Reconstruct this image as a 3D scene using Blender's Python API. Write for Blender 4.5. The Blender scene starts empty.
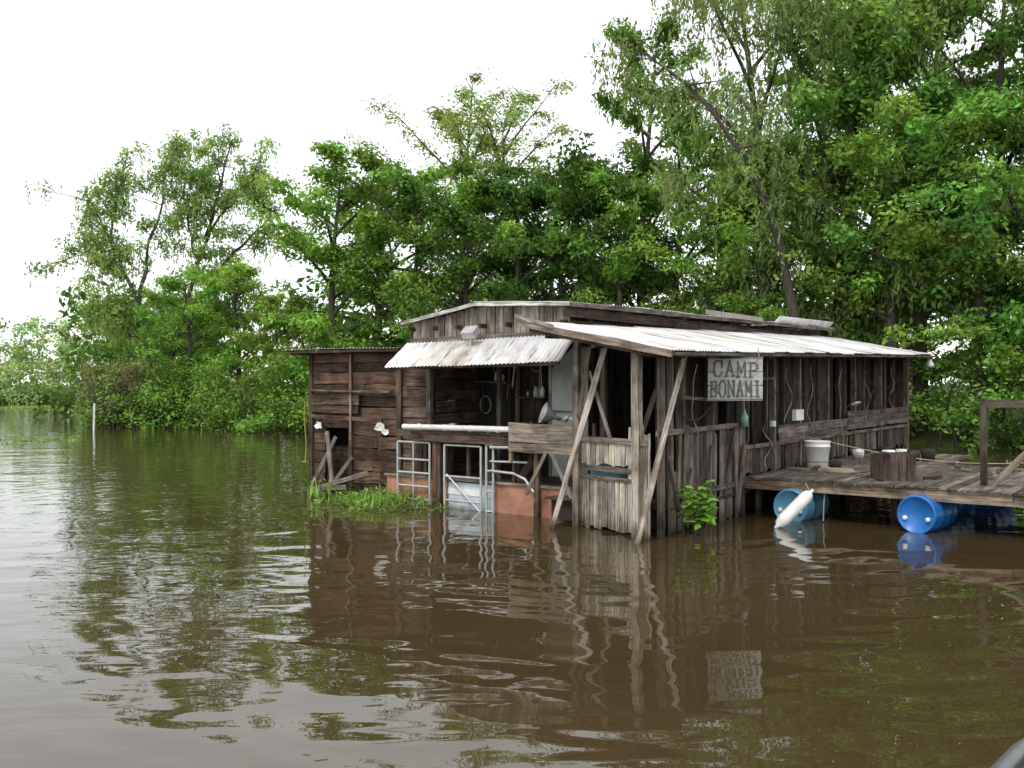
import bpy, math, random
import numpy as np
from mathutils import Vector, Matrix
random.seed(7)
R=random.random
def U(a,b): return a+(b-a)*R()
scene=bpy.context.scene
V=Vector
# ------------------------------------------------------------------ materials
def newmat(name):
    m=bpy.data.materials.new(name); m.use_nodes=True
    nt=m.node_tree; b=nt.nodes['Principled BSDF']
    return m,nt,b
def ramp(nt,fac,stops):
    r=nt.nodes.new('ShaderNodeValToRGB')
    e=r.color_ramp.elements
    while len(e)<len(stops): e.new(.5)
    for i,(p,c) in enumerate(stops):
        e[i].position=p; e[i].color=(c[0],c[1],c[2],1)
    nt.links.new(fac,r.inputs[0]); return r.outputs[0]
def noise(nt,vec,scale,detail=4,rough=.55,dist=0):
    n=nt.nodes.new('ShaderNodeTexNoise'); n.inputs['Scale'].default_value=scale
    n.inputs['Detail'].default_value=detail; n.inputs['Roughness'].default_value=rough
    n.inputs['Distortion'].default_value=dist
    if vec is not None: nt.links.new(vec,n.inputs['Vector'])
    return n.outputs[0]
def mapping(nt,vec,sc,rot=(0,0,0)):
    m=nt.nodes.new('ShaderNodeMapping'); m.inputs['Scale'].default_value=sc; m.inputs['Rotation'].default_value=rot
    nt.links.new(vec,m.inputs['Vector']); return m.outputs[0]
def mul(nt,a,b,mode='MULTIPLY',fac=1):
    m=nt.nodes.new('ShaderNodeMix'); m.data_type='RGBA'; m.blend_type=mode
    m.inputs[0].default_value=fac
    nt.links.new(a,m.inputs[6]); nt.links.new(b,m.inputs[7]); return m.outputs[2]
def attr(nt,name):
    a=nt.nodes.new('ShaderNodeAttribute'); a.attribute_name=name; return a
def objco(nt):
    return nt.nodes.new('ShaderNodeTexCoord').outputs['Object']
def geopos(nt):
    return nt.nodes.new('ShaderNodeNewGeometry').outputs['Position']
def bump(nt,b,h,strength,dist=.02):
    n=nt.nodes.new('ShaderNodeBump'); n.inputs['Strength'].default_value=strength; n.inputs['Distance'].default_value=dist
    nt.links.new(h,n.inputs['Height']); nt.links.new(n.outputs[0],b.inputs['Normal'])

def wood_mat(name):
    m,nt,b=newmat(name)
    g=attr(nt,'gco').outputs['Vector']; t=attr(nt,'tint').outputs['Color']
    n1=noise(nt,mapping(nt,g,(1.3,22,22)),1.6,4,.65,.4)
    c1=ramp(nt,n1,[(.3,(.25,.24,.23)),(.47,(.84,.84,.83)),(.72,(1.55,1.58,1.6))])
    n2=noise(nt,g,1.9,3,.65)
    c2=ramp(nt,n2,[(.34,(.45,.42,.39)),(.6,(1.12,1.13,1.14))])
    c=mul(nt,mul(nt,t,c1),c2)
    hs=nt.nodes.new('ShaderNodeHueSaturation'); hs.inputs['Saturation'].default_value=.86; nt.links.new(c,hs.inputs['Color']); c=hs.outputs[0]
    sp=nt.nodes.new('ShaderNodeSeparateXYZ'); nt.links.new(geopos(nt),sp.inputs[0])
    ad=nt.nodes.new('ShaderNodeMath'); ad.operation='MULTIPLY_ADD'; ad.inputs[1].default_value=.35
    nt.links.new(noise(nt,geopos(nt),4,2),ad.inputs[0]); nt.links.new(sp.outputs[2],ad.inputs[2])
    wet=ramp(nt,ad.outputs[0],[(.18,(.36,.37,.30)),(.45,(1,1,1))])
    c=mul(nt,c,wet)
    nt.links.new(c,b.inputs['Base Color']); b.inputs['Roughness'].default_value=.88
    b.inputs['Specular IOR Level'].default_value=.2
    bump(nt,b,n1,.7,.012)
    return m
def paint_mat(name,col,rough=.5,metal=0,var=.25,scale=3,dirt=(.45,.38,.3),dirtamt=.45):
    m,nt,b=newmat(name)
    p=geopos(nt)
    n=noise(nt,p,scale,5,.65)
    d=[c*(1-dirtamt)+c*dd*dirtamt for c,dd in zip(col,dirt)]
    c=ramp(nt,n,[(.3,d),(.52,col),(.75,[min(1,x*(1+var)) for x in col])])
    nt.links.new(c,b.inputs['Base Color']); b.inputs['Roughness'].default_value=rough; b.inputs['Metallic'].default_value=metal
    bump(nt,b,noise(nt,p,scale*8,3),.15,.01)
    return m
def tin_mat(name,base,rust):
    m,nt,b=newmat(name)
    g=attr(nt,'gco').outputs['Vector']; t=attr(nt,'tint').outputs['Color']
    n1=noise(nt,mapping(nt,g,(6,.9,1)),1.5,5,.7)
    c=ramp(nt,n1,[(.30,rust),(.40,[x*.75 for x in base]),(.54,base),(.8,[min(1,x*1.1) for x in base])])
    n2=noise(nt,g,.8,4,.6)
    c2=ramp(nt,n2,[(.30,(.62,.55,.48)),(.50,(1,1,1))])
    c=mul(nt,mul(nt,c,c2),t)
    nt.links.new(c,b.inputs['Base Color']); b.inputs['Roughness'].default_value=.5; b.inputs['Metallic'].default_value=.1
    return m
WOOD=wood_mat('weathered_wood')
TIN=tin_mat('galvanised_tin',(.78,.79,.80),(.28,.17,.10))
RTIN=tin_mat('rusty_tin',(.36,.30,.26),(.16,.08,.045))
WHITE=paint_mat('white_plastic',(.82,.82,.79),.4,0,.1,4)
RUST=paint_mat('rusty_orange_hull',(.40,.19,.12),.8,0,.3,3.0,(.5,.45,.4),.75)
PALEBLUE=paint_mat('faded_blue_white_paint',(.55,.63,.68),.5,0,.2,4)
GALV=paint_mat('galvanised_pipe',(.52,.53,.52),.45,.5,.15,6)
BLUE=paint_mat('blue_plastic',(.02,.16,.50),.35,0,.35,3,(.5,.5,.5),.5)
TEAL=paint_mat('faded_teal_plastic',(.09,.27,.40),.4,0,.3,3)
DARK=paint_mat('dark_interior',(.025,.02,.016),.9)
GREEN=paint_mat('faded_green_paint',(.10,.12,.10),.7,0,1.2,16,(.5,.5,.5),.6)
SIGNB=paint_mat('weathered_sign_board',(.46,.46,.42),.8,0,.15,7,(.4,.36,.3),.8)
FRIDGE=paint_mat('pale_enamel',(.50,.53,.49),.45,0,.1,2)
BLK=paint_mat('black_rubber',(.02,.02,.02),.6)
YEL=paint_mat('yellow_cord',(.45,.33,.12),.6)
ALU=paint_mat('boat_aluminium',(.16,.17,.17),.4,.6)
ROPE=paint_mat('rope_fibre',(.35,.3,.22),.9)

# ------------------------------------------------------------------ mesh builder
class MB:
    def __init__(s): s.v=[];s.f=[];s.m=[];s.t=[];s.g=[];s.sm=[];s.mats=[]
    def mi(s,mat):
        if mat not in s.mats: s.mats.append(mat)
        return s.mats.index(mat)
    def add(s,vs,fs,mat,tint=(1,1,1),gs=None,smooth=False):
        o=len(s.v); k=s.mi(mat)
        s.v+= [tuple(p) for p in vs]; s.t+=[tuple(tint)+(1,)]*len(vs)
        off=V((U(0,50),U(0,50),U(0,50)))
        s.g+= [tuple(V(q)+off) for q in (gs if gs else vs)]
        for f in fs: s.f.append([i+o for i in f]); s.m.append(k); s.sm.append(smooth)
    def beam(s,A,B,w,t,n,mat=WOOD,tint=(1,1,1),jit=.0):
        A=V(A);B=V(B);d=(B-A);L=d.length; d.normalize(); n=V(n)
        sd=d.cross(n)
        if sd.length<1e-4: sd=d.cross(V((1,0,0)))
        sd.normalize(); nn=sd.cross(d).normalized()
        vs=[];gs=[]
        seg=3 if (jit>0 and L>.6) else 1
        for i in range(seg+1):
            x=i/seg
            c=A+d*L*x
            ww=w*(1+U(-jit,jit)); cs=c+sd*U(-jit,jit)*w*.25+nn*U(-jit,jit)*t*.3
            for a,b_ in((-1,-1),(1,-1),(1,1),(-1,1)):
                e=V((0,0,0))
                if jit>0 and i in(0,seg): e=d*U(-1,1)*jit*.12
                vs.append(cs+sd*a*ww/2+nn*b_*t/2+e); gs.append((L*x,a*w/2,b_*t/2))
        fs=[(3,2,1,0),tuple(seg*4+i for i in range(4))]
        for i in range(seg):
            for j in range(4):
                k=(j+1)%4
                fs.append((i*4+j,i*4+k,(i+1)*4+k,(i+1)*4+j))
        s.add(vs,fs,mat,tint,gs)
    def tube(s,pts,rad,seg=8,mat=WOOD,tint=(1,1,1),cap=True):
        pts=[V(p) for p in pts]; n=len(pts)
        if not hasattr(rad,'__len__'): rad=[rad]*n
        vs=[];gs=[];L=0
        for i,p in enumerate(pts):
            d=(pts[min(i+1,n-1)]-pts[max(i-1,0)]).normalized()
            if i: L+=(p-pts[i-1]).length
            a=d.cross(V((0.03,.05,1)))
            if a.length<.2: a=d.cross(V((1,0,0)))
            a.normalize(); b=d.cross(a)
            for j in range(seg):
                th=2*math.pi*j/seg
                vs.append(p+(a*math.cos(th)+b*math.sin(th))*rad[i]); gs.append((L,th*rad[i],0))
        fs=[]
        for i in range(n-1):
            for j in range(seg):
                k=(j+1)%seg; fs.append((i*seg+j,i*seg+k,(i+1)*seg+k,(i+1)*seg+j))
        s.add(vs,fs,mat,tint,gs,True)
        if cap:
            s.add(vs[:seg],[tuple(range(seg))],mat,tint); s.add(vs[-seg:],[tuple(range(seg))],mat,tint)
    def lathe(s,O,axis,prof,seg=28,mat=WHITE,tint=(1,1,1)):
        O=V(O);ax=V(axis).normalized(); a=ax.cross(V((.1,.2,.97)))
        if a.length<.2: a=ax.cross(V((1,0,0)))
        a.normalize(); b=ax.cross(a); vs=[];fs=[]
        for (h,r) in prof:
            for j in range(seg):
                th=2*math.pi*j/seg; vs.append(O+ax*h+(a*math.cos(th)+b*math.sin(th))*max(r,.0005))
        for i in range(len(prof)-1):
            for j in range(seg):
                k=(j+1)%seg; fs.append((i*seg+j,i*seg+k,(i+1)*seg+k,(i+1)*seg+j))
        s.add(vs,fs,mat,tint,None,True)
    def corr(s,P00,P10,P01,P11,wave=.09,amp=.009,sheet=.66,mat=TIN,rows=5,rag=.05,rusty=.0):
        """P00->P10 runs across corrugations, P00->P01 down the slope; laid as separate lapped sheets"""
        P00,P10,P01,P11=map(V,(P00,P10,P01,P11))
        W_=(P10-P00).length; H_=(P01-P00).length
        nrm=(P10-P00).cross(P01-P00).normalized()
        if nrm.z<0: nrm=-nrm
        ns=max(1,round(W_/sheet)); k=0
        for q in range(ns):
            a0=q/ns; a1=(q+1)/ns+ (.03/W_ if q<ns-1 else 0)
            n=max(6,int((a1-a0)*W_/wave*7)); vs=[];gs=[]
            lift=.006*(q%2)+U(0,.006); sl=U(-rag,rag)
            t=U(.78,1.05); tint=(t,t*U(.95,1),t*U(.90,1))
            bend=[U(-.01,.01) for _ in range(rows+1)]
            for i in range(n+1):
                a=a0+(a1-a0)*i/n
                for j in range(rows+1):
                    b=j/rows
                    if j==rows: b+=sl/H_
                    p=(P00*(1-a)+P10*a)*(1-b)+(P01*(1-a)+P11*a)*b
                    p=p+nrm*(amp*math.sin(2*math.pi*a*W_/wave)+lift+bend[j])
                    vs.append(p); gs.append((a*W_,b*H_,0))
            fs=[(i*(rows+1)+j,(i+1)*(rows+1)+j,(i+1)*(rows+1)+j+1,i*(rows+1)+j+1) for i in range(n) for j in range(rows)]
            s.add(vs,fs,RTIN if R()<rusty else mat,tint,gs,True)
    def obj(s,name,parent=None):
        me=bpy.data.meshes.new(name); me.from_pydata(s.v,[],s.f)
        for m in s.mats: me.materials.append(m)
        me.polygons.foreach_set('material_index',s.m); me.polygons.foreach_set('use_smooth',s.sm)
        a=me.attributes.new('tint','FLOAT_COLOR','POINT'); a.data.foreach_set('color',np.array(s.t,dtype=np.float32).ravel())
        g=me.attributes.new('gco','FLOAT_VECTOR','POINT'); g.data.foreach_set('vector',np.array(s.g,dtype=np.float32).ravel())
        me.update()
        o=bpy.data.objects.new(name,me); scene.collection.objects.link(o)
        if parent:
            o.parent=parent; o.matrix_parent_inverse=Matrix.Translation(-parent.location)
        return o
def empty(name,loc):
    e=bpy.data.objects.new(name,None); e.location=loc; scene.collection.objects.link(e); return e
# house frame: u runs along the river front (to the left), v runs back along the side
def W(u,v,z): return V((1.95+.6*v-.8*u, 13.3+.8*v+.6*u, z))
NU=V((-.8,.6,0)); NV=V((.6,.8,0)); UP=V((0,0,1))
def tin(base,a=.75,b=1.25,sat=.06):
    k=U(a,b); return tuple(max(0,c*k*(1+U(-sat,sat))) for c in base)
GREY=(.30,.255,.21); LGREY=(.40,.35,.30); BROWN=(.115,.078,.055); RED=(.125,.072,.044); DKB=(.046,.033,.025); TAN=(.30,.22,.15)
def vplanks(mb,P,Q,z0,z1,z0b=None,z1b=None,w=.14,th=.022,tint=GREY,n=None,rag=.03,gap=.0,lo=.65,hi=1.3,jit=.12,mat=WOOD):
    """vertical planks between plan points P,Q (u,v)"""
    z0b=z0 if z0b is None else z0b; z1b=z1 if z1b is None else z1b
    A=W(P[0],P[1],0);B=W(Q[0],Q[1],0); L=(B-A).length; d=(B-A).normalized(); nn=d.cross(UP)
    x=0
    while x<L:
        ww=w*U(.7,1.25); ww=min(ww,L-x+.02)
        c=(x+ww/2)/L
        if R()>=gap:
            p=A+d*(x+ww/2)+nn*U(-.008,.008)
            a=z0+(z0b-z0)*c+U(-rag,rag); b=z1+(z1b-z1)*c+U(-rag,rag)
            mb.beam(p+UP*a,p+UP*b+d*U(-.015,.015),ww-.01,th,nn,mat,tin(tint,lo,hi),jit)
        x+=ww
def hplanks(mb,P,Q,z0,z1,w=.18,th=.022,tint=RED,rag=.04,gap=.0,lo=.6,hi=1.35,joints=.5,jit=.08):
    A=W(P[0],P[1],0);B=W(Q[0],Q[1],0); L=(B-A).length; d=(B-A).normalized(); nn=d.cross(UP)
    z=z0
    while z<z1-.03:
        ww=min(w*U(.8,1.2),z1-z); segs=[0,L]
        if R()<joints and L>1.2: segs=[0,U(.3,.7)*L,L]
        for i in range(len(segs)-1):
            if R()<gap: continue
            a=A+d*(segs[i]+.004)+UP*(z+ww/2+U(-.012,.012))+nn*U(-.007,.007); b=A+d*(segs[i+1]-.004)+UP*(z+ww/2+U(-.015,.015))+nn*U(-.007,.007)
            if i==0: a-=d*U(0,rag)
            if i==len(segs)-2: b+=d*U(0,rag)
            mb.beam(a,b,ww-.01,th,nn,WOOD,tin(tint,lo,hi),jit)
        z+=ww

# ------------------------------------------------------------------ the house
H=empty('floating_camp_house',W(2,3,0))
m=MB()
hplanks(m,(8.55,1.25),(6.02,1.25),1.32,2.82,w=.22,tint=RED)
hplanks(m,(7.35,1.25),(6.02,1.25),.02,1.32,w=.22,tint=RED,lo=.5)
hplanks(m,(8.55,1.25),(8.15,1.25),.02,1.32,w=.2,tint=RED,lo=.5,joints=0)
hplanks(m,(8.15,1.31),(7.35,1.31),.0,.95,w=.2,tint=DKB,joints=.2,gap=.12)
hplanks(m,(6.0,1.27),(5.2,1.27),.3,2.6,w=.2,tint=(.16,.10,.067))
hplanks(m,(8.55,5.2),(8.55,1.3),.02,2.85,w=.2,tint=RED)
hplanks(m,(5.18,1.3),(5.18,2.6),.3,2.9,w=.2,tint=BROWN)
hplanks(m,(8.5,1.75),(5.3,1.75),-.1,2.8,w=.25,tint=DKB,joints=.3)
hplanks(m,(8.55,5.2),(5.2,5.2),-.1,3.0,w=.25,tint=BROWN)
for u,w_ in((8.52,.1),(7.35,.09),(6.03,.11),(5.24,.1)):
    m.beam(W(u,1.215,-.15),W(u,1.215,2.82),w_,.045,NV,WOOD,tin(BROWN,.8,1.4),.1)
hplanks(m,(8.45,1.17),(7.1,1.17),1.62,2.02,w=.2,tint=(.17,.105,.07),joints=.3)
m.beam(W(8.5,1.1,2.07),W(6.15,1.12,2.05),.14,.035,UP,WOOD,tin(TAN,.6,.7),.1)
m.beam(W(8.45,1.13,1.55),W(6.4,1.13,1.5),.07,.05,NV,WOOD,tin(BROWN,1.2,1.5),.1)
m.beam(W(7.25,1.11,1.1),W(7.22,1.08,2.8),.05,.03,NV,WOOD,tin(TAN,.9,1),.1)
for a,b in(((8.3,.95,.0),(7.65,1.1,1.15)),((7.5,.9,-.1),(7.95,1.12,1.25)),((8.5,.8,.06),(7.1,.85,.2)),((7.8,.85,-.1),(7.2,1.1,.75)),((8.4,.7,.02),(7.5,.65,.1)),((8.0,.8,.1),(6.6,.95,.5))):
    m.beam(W(*a),W(*b),.09,.03,NV,WOOD,tin(GREY,.5,.95),.15)
m.obj('shed_walls',H)
m=MB()
m.corr(W(9.0,.9,2.9),W(5.75,.9,2.88),W(9.0,5.4,3.05),W(5.75,5.4,3.02),mat=RTIN)
for u in (8.9,8.2,7.4,6.6,5.9): m.beam(W(u,.98,2.84),W(u,5.3,2.98),.05,.08,UP,WOOD,tin(DKB,1,1.6))
m.beam(W(9.05,.95,2.855),W(5.8,.95,2.84),.06,.05,NV,WOOD,tin(BROWN,.5,.8),.1)
m.obj('shed_roof',H)
m=MB()
for (u,z,s) in((8.2,1.37,.13),(6.45,1.36,.15),(6.3,1.28,.1)):
    n=9; c=W(u,1.13,z)
    vs=[c]+[c-NU*math.cos(i*2*math.pi/n)*s*U(.5,1.2)+UP*math.sin(i*2*math.pi/n)*s*U(.4,.8)-NV*U(.0,.03) for i in range(n)]
    m.add(vs,[(0,i+1,(i+1)%n+1) for i in range(n)],WHITE)
m.obj('torn_plastic_scraps',H)
m=MB(); m.tube([W(8.6,1.12,z) + NU*.03*math.sin(z*5) for z in np.linspace(.6,1.85,10)],.011,6,YEL)
m.tube([W(8.55+.04*i,1.1,.6-.0*i) for i in range(4)],.011,6,YEL); m.obj('hanging_cord',H)

# --- main block
m=MB()
GP=(.37,.315,.25)
vplanks(m,(5.64,1.19),(4.0,1.19),3.0,3.32,3.0,3.58,w=.10,tint=GP,rag=.02,lo=.55)
vplanks(m,(4.0,1.19),(2.15,1.19),3.0,3.58,3.05,3.5,w=.10,tint=GP,rag=.02,lo=.55)
m.beam(W(5.68,1.15,3.0),W(2.1,1.15,3.03),.1,.05,NV,WOOD,tin(GREY,.6,.7),.08)
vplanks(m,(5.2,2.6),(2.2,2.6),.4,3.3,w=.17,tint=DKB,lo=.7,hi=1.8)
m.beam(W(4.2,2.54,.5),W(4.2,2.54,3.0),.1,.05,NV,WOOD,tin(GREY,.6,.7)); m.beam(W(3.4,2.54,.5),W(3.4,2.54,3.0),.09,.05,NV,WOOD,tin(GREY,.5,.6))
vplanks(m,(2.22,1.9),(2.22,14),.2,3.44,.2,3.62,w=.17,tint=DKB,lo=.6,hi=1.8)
vplanks(m,(5.7,5.2),(5.7,14),.2,3.3,w=.17,tint=BROWN)
vplanks(m,(5.9,14),(0,14),.2,3.2,.2,3.0,w=.17,tint=BROWN)
m.beam(W(4.75,2.57,.5),W(4.75,2.57,2.5),.75,.03,NV,DARK,(1,1,1))  # flat near-black panel: painted-in shade of an opening in the back wall
hplanks(m,(2.12,1.0),(2.12,14.1),3.30,3.48,w=.16,tint=(.10,.07,.05),joints=1)
m.obj('main_walls',H)
m=MB()
m.corr(W(5.75,.98,3.36),W(5.75,14.2,3.44),W(4.0,.98,3.63),W(4.0,14.2,3.8),rusty=.3)
m.corr(W(4.02,.98,3.63),W(4.02,14.2,3.8),W(2.0,.98,3.54),W(2.0,14.2,3.72),rusty=.3)
m.beam(W(5.75,.97,3.325),W(4.0,.97,3.595),.06,.03,NV,WOOD,(.6,.59,.55),.05)
m.beam(W(4.0,.965,3.595),W(2.0,.965,3.505),.06,.03,NV,WOOD,(.6,.59,.55),.05)
m.beam(W(1.99,1.0,3.50),W(1.99,14.2,3.68),.07,.03,NU,WOOD,(.16,.13,.11),.06)
m.beam(W(2.0,10,3.75),W(2.0,13.9,3.80),.20,.02,V((-.8,.6,.9)),TIN,(1.1,1.1,1.1),.03)
m.beam(W(1.96,6.0,3.68),W(1.96,9.0,3.68),.10,.015,NU,TIN,(.5,.45,.4),.03)
for u in np.linspace(2.2,5.6,7): m.beam(W(u,1.02,3.22+.0*u),W(u,2.6,3.22),.05,.08,UP,WOOD,tin(BROWN,.5,.8))
m.obj('main_roof',H)
# --- awning
m=MB()
m.corr(W(5.75,1.14,2.96),W(1.95,1.14,3.03),W(5.45,.2,2.49),W(1.70,.2,2.53),wave=.085,amp=.009,sheet=.68,rag=.03)
m.beam(W(5.4,.30,2.48),W(1.75,.30,2.52),.06,.05,NV,WOOD,tin(BROWN,.9,1.1),.1)
for u in(5.3,4.4,3.5,2.6,1.9): m.beam(W(u+.05,1.12,2.92),W(u,.30,2.48),.04,.06,UP,WOOD,tin(BROWN,.7,1))
m.obj('tin_awning',H)
m=MB()
c=W(3.98,.85,3.10)
m.beam(c-NU*.14,c+NU*.14,.2,.13,V((.1,-.6,.5)),GALV); m.tube([c-UP*.0,c-UP*.26],.018,6,GALV)
c=W(3.85,.7,2.60); m.tube([c-NU*.25,c+NU*.25],.035,8,WHITE)
m.lathe(W(-.55,13.75,2.62),UP,[(0,.0),(.0,.13),(.08,.12),(.2,.05),(.24,0)],16,GALV)
m.obj('lamp_fixtures',H)

# --- front platform
m=MB()
m.beam(W(6.05,.93,.12),W(4.55,.93,.12),.75,.05,NV,RUST); m.beam(W(3.48,.93,.12),W(1.9,.93,.12),.75,.05,NV,RUST)
m.beam(W(4.54,.94,.10),W(3.49,.94,.10),.72,.05,NV,PALEBLUE); m.beam(W(4.54,.92,.30),W(3.49,.92,.29),.1,.04,NV,WHITE)
m.beam(W(6.05,.97,.12),W(6.05,2.6,.12),.75,.04,NU,RUST)
m.beam(W(6.1,.89,.51),W(1.9,.89,.51),.04,.05,NV,WOOD,tin(GREY,.8,1),.1)
for i in range(11): m.beam(W(6.0,1.0+i*.15,.51),W(1.7,1.0+i*.15,.51),.14,.03,UP,WOOD,tin(BROWN,.7,1.5),.05)
for i in range(9):
    u=U(2,5.8); m.beam(W(u,1.15,.53),W(u+U(-.2,.2),U(1.1,1.5),U(.8,1.25)),U(.05,.2),.03,NV,WOOD,tin(BROWN,.6,1.5),.12)
m.obj('rusty_hull_platform',H)
def gate(m,u0,u1,z0,z1,bars,v=.82,curve=False):
    r=.024
    m.tube([W(u0,v,z0),W(u0,v,z1)],r,8,GALV); m.tube([W(u1,v,z0),W(u1,v,z1)],r,8,GALV)
    for i in range(bars):
        z=z0+(z1-z0)*(i+.35)/(bars-.35) if i<bars-1 else z1
        m.tube([W(u0,v,z),W(u1,v,z)],r*.85,8,GALV)
m=MB()
gate(m,5.69,4.9,.02,1.14,5); 
m.tube([W(5.3,.82,.1),W(5.3,.82,1.12)],.018,6,GALV)
m.obj('pipe_gate_a',H)
m=MB()
gate(m,4.55,3.72,.0,1.12,3); m.tube([W(4.5,.82,.6),W(3.75,.82,.0)],.02,8,GALV)
m.obj('pipe_gate_b',H)
m=MB()
gate(m,3.6,3.45,-.1,1.16,4); m.tube([W(3.5,.8,.72),W(3.0,.8,.7),W(2.75,.78,.62),W(2.55,.75,.42)],.024,8,GALV)
m.tube([W(3.5,.8,1.12),W(2.9,.78,1.14),W(2.45,.72,1.1)],.03,8,GALV)
m.tube([W(3.5,.8,.88),W(2.7,.78,.9)],.02,8,GALV)
m.obj('pipe_gate_c',H)
m=MB()
for u,c in((4.78,(.16,.075,.05)),(4.68,(.1,.06,.045)),(2.55,(.2,.12,.08))): m.beam(W(u,.84,-.3),W(u,.84,1.15),.09,.07,NV,WOOD,c,.08)
m.beam(W(5.2,1.15,.4),W(5.2,1.15,2.9),.09,.08,NV,WOOD,tin(GREY,.7,.8),.08)
m.beam(W(4.15,1.9,.4),W(4.15,1.9,3.2),.08,.07,NV,WOOD,tin(GREY,.5,.6),.08)
m.beam(W(5.3,1.0,1.33),W(2.85,1.0,1.35),.5,.04,UP,WOOD,tin(BROWN,.9,1.1),.03)
m.beam(W(5.3,.78,1.24),W(2.85,.78,1.24),.14,.03,NV,WOOD,tin(BROWN,.9,1.1),.06)
for i in range(5): m.beam(W(5.1-.5*i,.95,.5),W(5.1-.5*i,.95,1.3),.06,.05,NV,WOOD,tin(BROWN,.7,1))
m.beam(W(5.75,.9,1.30),W(5.2,.9,1.28),.12,.03,NV,WOOD,tin(BROWN,1.4,1.7))
m.obj('work_counter',H)
m=MB()
# shelf and odds and ends hanging at the back of the porch
m.beam(W(4.1,2.42,1.95),W(3.45,2.42,1.95),.22,.03,UP,WOOD,tin(GREY,.4,.6)); m.beam(W(5.1,2.42,2.25),W(4.3,2.42,2.22),.2,.03,UP,WOOD,tin(GREY,.4,.6))
for i in range(9):
    u=U(3.5,4.05) if i<5 else U(4.35,5.0); z=1.965 if i<5 else 2.255; q=U(.5,1)
    m.lathe(W(u,2.42,z),UP,[(0,0),(0,.05*q),(.14*q,.05*q),(.16*q,.03*q),(.2*q,.03*q),(.2*q,0)],10,[GALV,WHITE,WOOD,BLK,PALEBLUE,WOOD,GALV,BLK,WHITE][i])
for i in range(7):
    u=U(3.4,5.1); z=U(2.4,2.8); m.tube([W(u,2.45,z),W(u+U(-.05,.05),2.42,z-U(.3,.9))],U(.008,.02),5,[ROPE,GALV,BLK,YEL][i%4])
for u,z in((4.9,1.8),(3.7,2.6)): m.tube([W(u+.13*math.cos(t),2.43,z+.17*math.sin(t)) for t in np.linspace(0,12.5,36)],.014,5,ROPE)
for i in range(3):
    c=W(U(3.3,4.9),U(1.0,1.15),1.355); q=U(.5,.8); m.lathe(c,UP,[(0,0),(0,.07*q),(.2*q,.09*q),(.21*q,.08*q),(.21*q,0)],12,[GALV,DARK,WOOD][i])
m.obj('porch_clutter',H)
m=MB()
m.tube([W(5.45,.72,1.425),W(3.0,.72,1.44)],.05,12,WHITE)
for i in range(4): m.tube([W(5.1-.6*i,.73,1.43),W(5.04-.6*i,.73,1.43)],.058,12,WHITE)
m.tube([W(3.6,.85,1.38),W(2.9,.85,1.5)],.03,8,WHITE)
m.obj('white_drain_pipe',H)
m=MB()
for z in(1.16,1.32,1.48): m.beam(W(2.95,.6,z),W(1.66,.62,z-.01),.15,.025,NV,WOOD,tin((.33,.25,.19),.8,1.15),.12)
for v_ in(.62,1.2):
    for u_ in(2.94,1.68): m.beam(W(u_,v_+.02,.9),W(u_,v_+.02,1.56),.05,.05,NV,WOOD,tin(TAN,.7,1))
for z in(1.16,1.32,1.48): m.beam(W(2.97,.63,z),W(2.97,1.2,z),.15,.025,NU,WOOD,tin(TAN,.7,1),.1)
m.beam(W(2.9,.9,1.12),W(1.7,.9,1.12),.5,.03,UP,WOOD,tin(TAN,.7,1)); m.beam(W(2.6,.6,.4),W(2.2,.6,1.1),.06,.03,NV,WOOD,tin(GREY,.7,1),.1)
m.beam(W(1.65,.6,.3),W(2.1,.6,1.1),.06,.03,NV,WOOD,tin(GREY,.7,1),.1)
m.obj('plank_box',H)
m=MB()
m.lathe(W(2.15,.95,1.62),V((-.9,-.15,.35)),[(0,.0),(0,.03),(.1,.035),(.14,.07),(.3,.17),(.32,.185),(.325,.17),(.2,.1),(.2,0)],24,GALV)
m.obj('metal_funnel',H)
m=MB()
for i in range(16):
    c=W(U(1.75,2.1),U(.75,1.0),1.58+U(0,.12)); r=U(.03,.06)
    m.lathe(c-UP*r*.6,V((U(-1,1),U(-1,1),1)),[(0,0),(r*.2,r*.7),(r*.7,r),(r*1.1,r*.6),(r*1.2,0)],8,[WHITE,GALV,PALEBLUE][i%3])
m.obj('net_floats',H)
m=MB()
m.beam(W(3.25,2.3,1.65),W(2.25,2.3,1.65),2.35,.05,NV,FRIDGE)
for u in(3.27,2.76,2.23): m.beam(W(u,2.265,.5),W(u,2.265,2.86),.05,.03,NV,WOOD,(.42,.42,.4),.03)
for z in(.52,1.7,2.84): m.beam(W(3.27,2.26,z),W(2.23,2.26,z),.05,.02,NV,WOOD,(.4,.4,.38),.03)
m.tube([W(2.7,2.22,1.7),W(2.7,2.2,1.85)],.012,6,GALV)
m.obj('pale_door',H)

# --- corner porch and side lean-to
def ze(v): return 2.65+.3*v/14
def zt(v): return 3.2+.30*v/14
def zr(u,v): 
    a=(u+.6)/2.8; return ze(v)*(1-a)+zt(v)*a
m=MB()
m.corr(W(1.92,-.45,zr(1.92,-.45)),W(2.2,14.1,zt(14.1)),W(-.62,-.45,ze(-.45)),W(-.62,14.1,ze(14.1)),sheet=.68,rows=7)
m.beam(W(1.95,-.5,zr(1.95,0)-.035),W(-.62,-.5,ze(0)-.05),.10,.035,NV,WOOD,(.30,.23,.18),.2)
m.beam(W(2.0,-.53,zr(2.0,0)+.07),W(1.3,-.53,zr(1.3,0)+.01),.05,.03,NV,WOOD,(.36,.31,.26),.3)
m.beam(W(1.8,-.4,zr(1.8,0)-.1),W(-.3,-.4,zr(-.3,0)-.1),.08,.04,NV,WOOD,(.12,.09,.07),.1)
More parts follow.
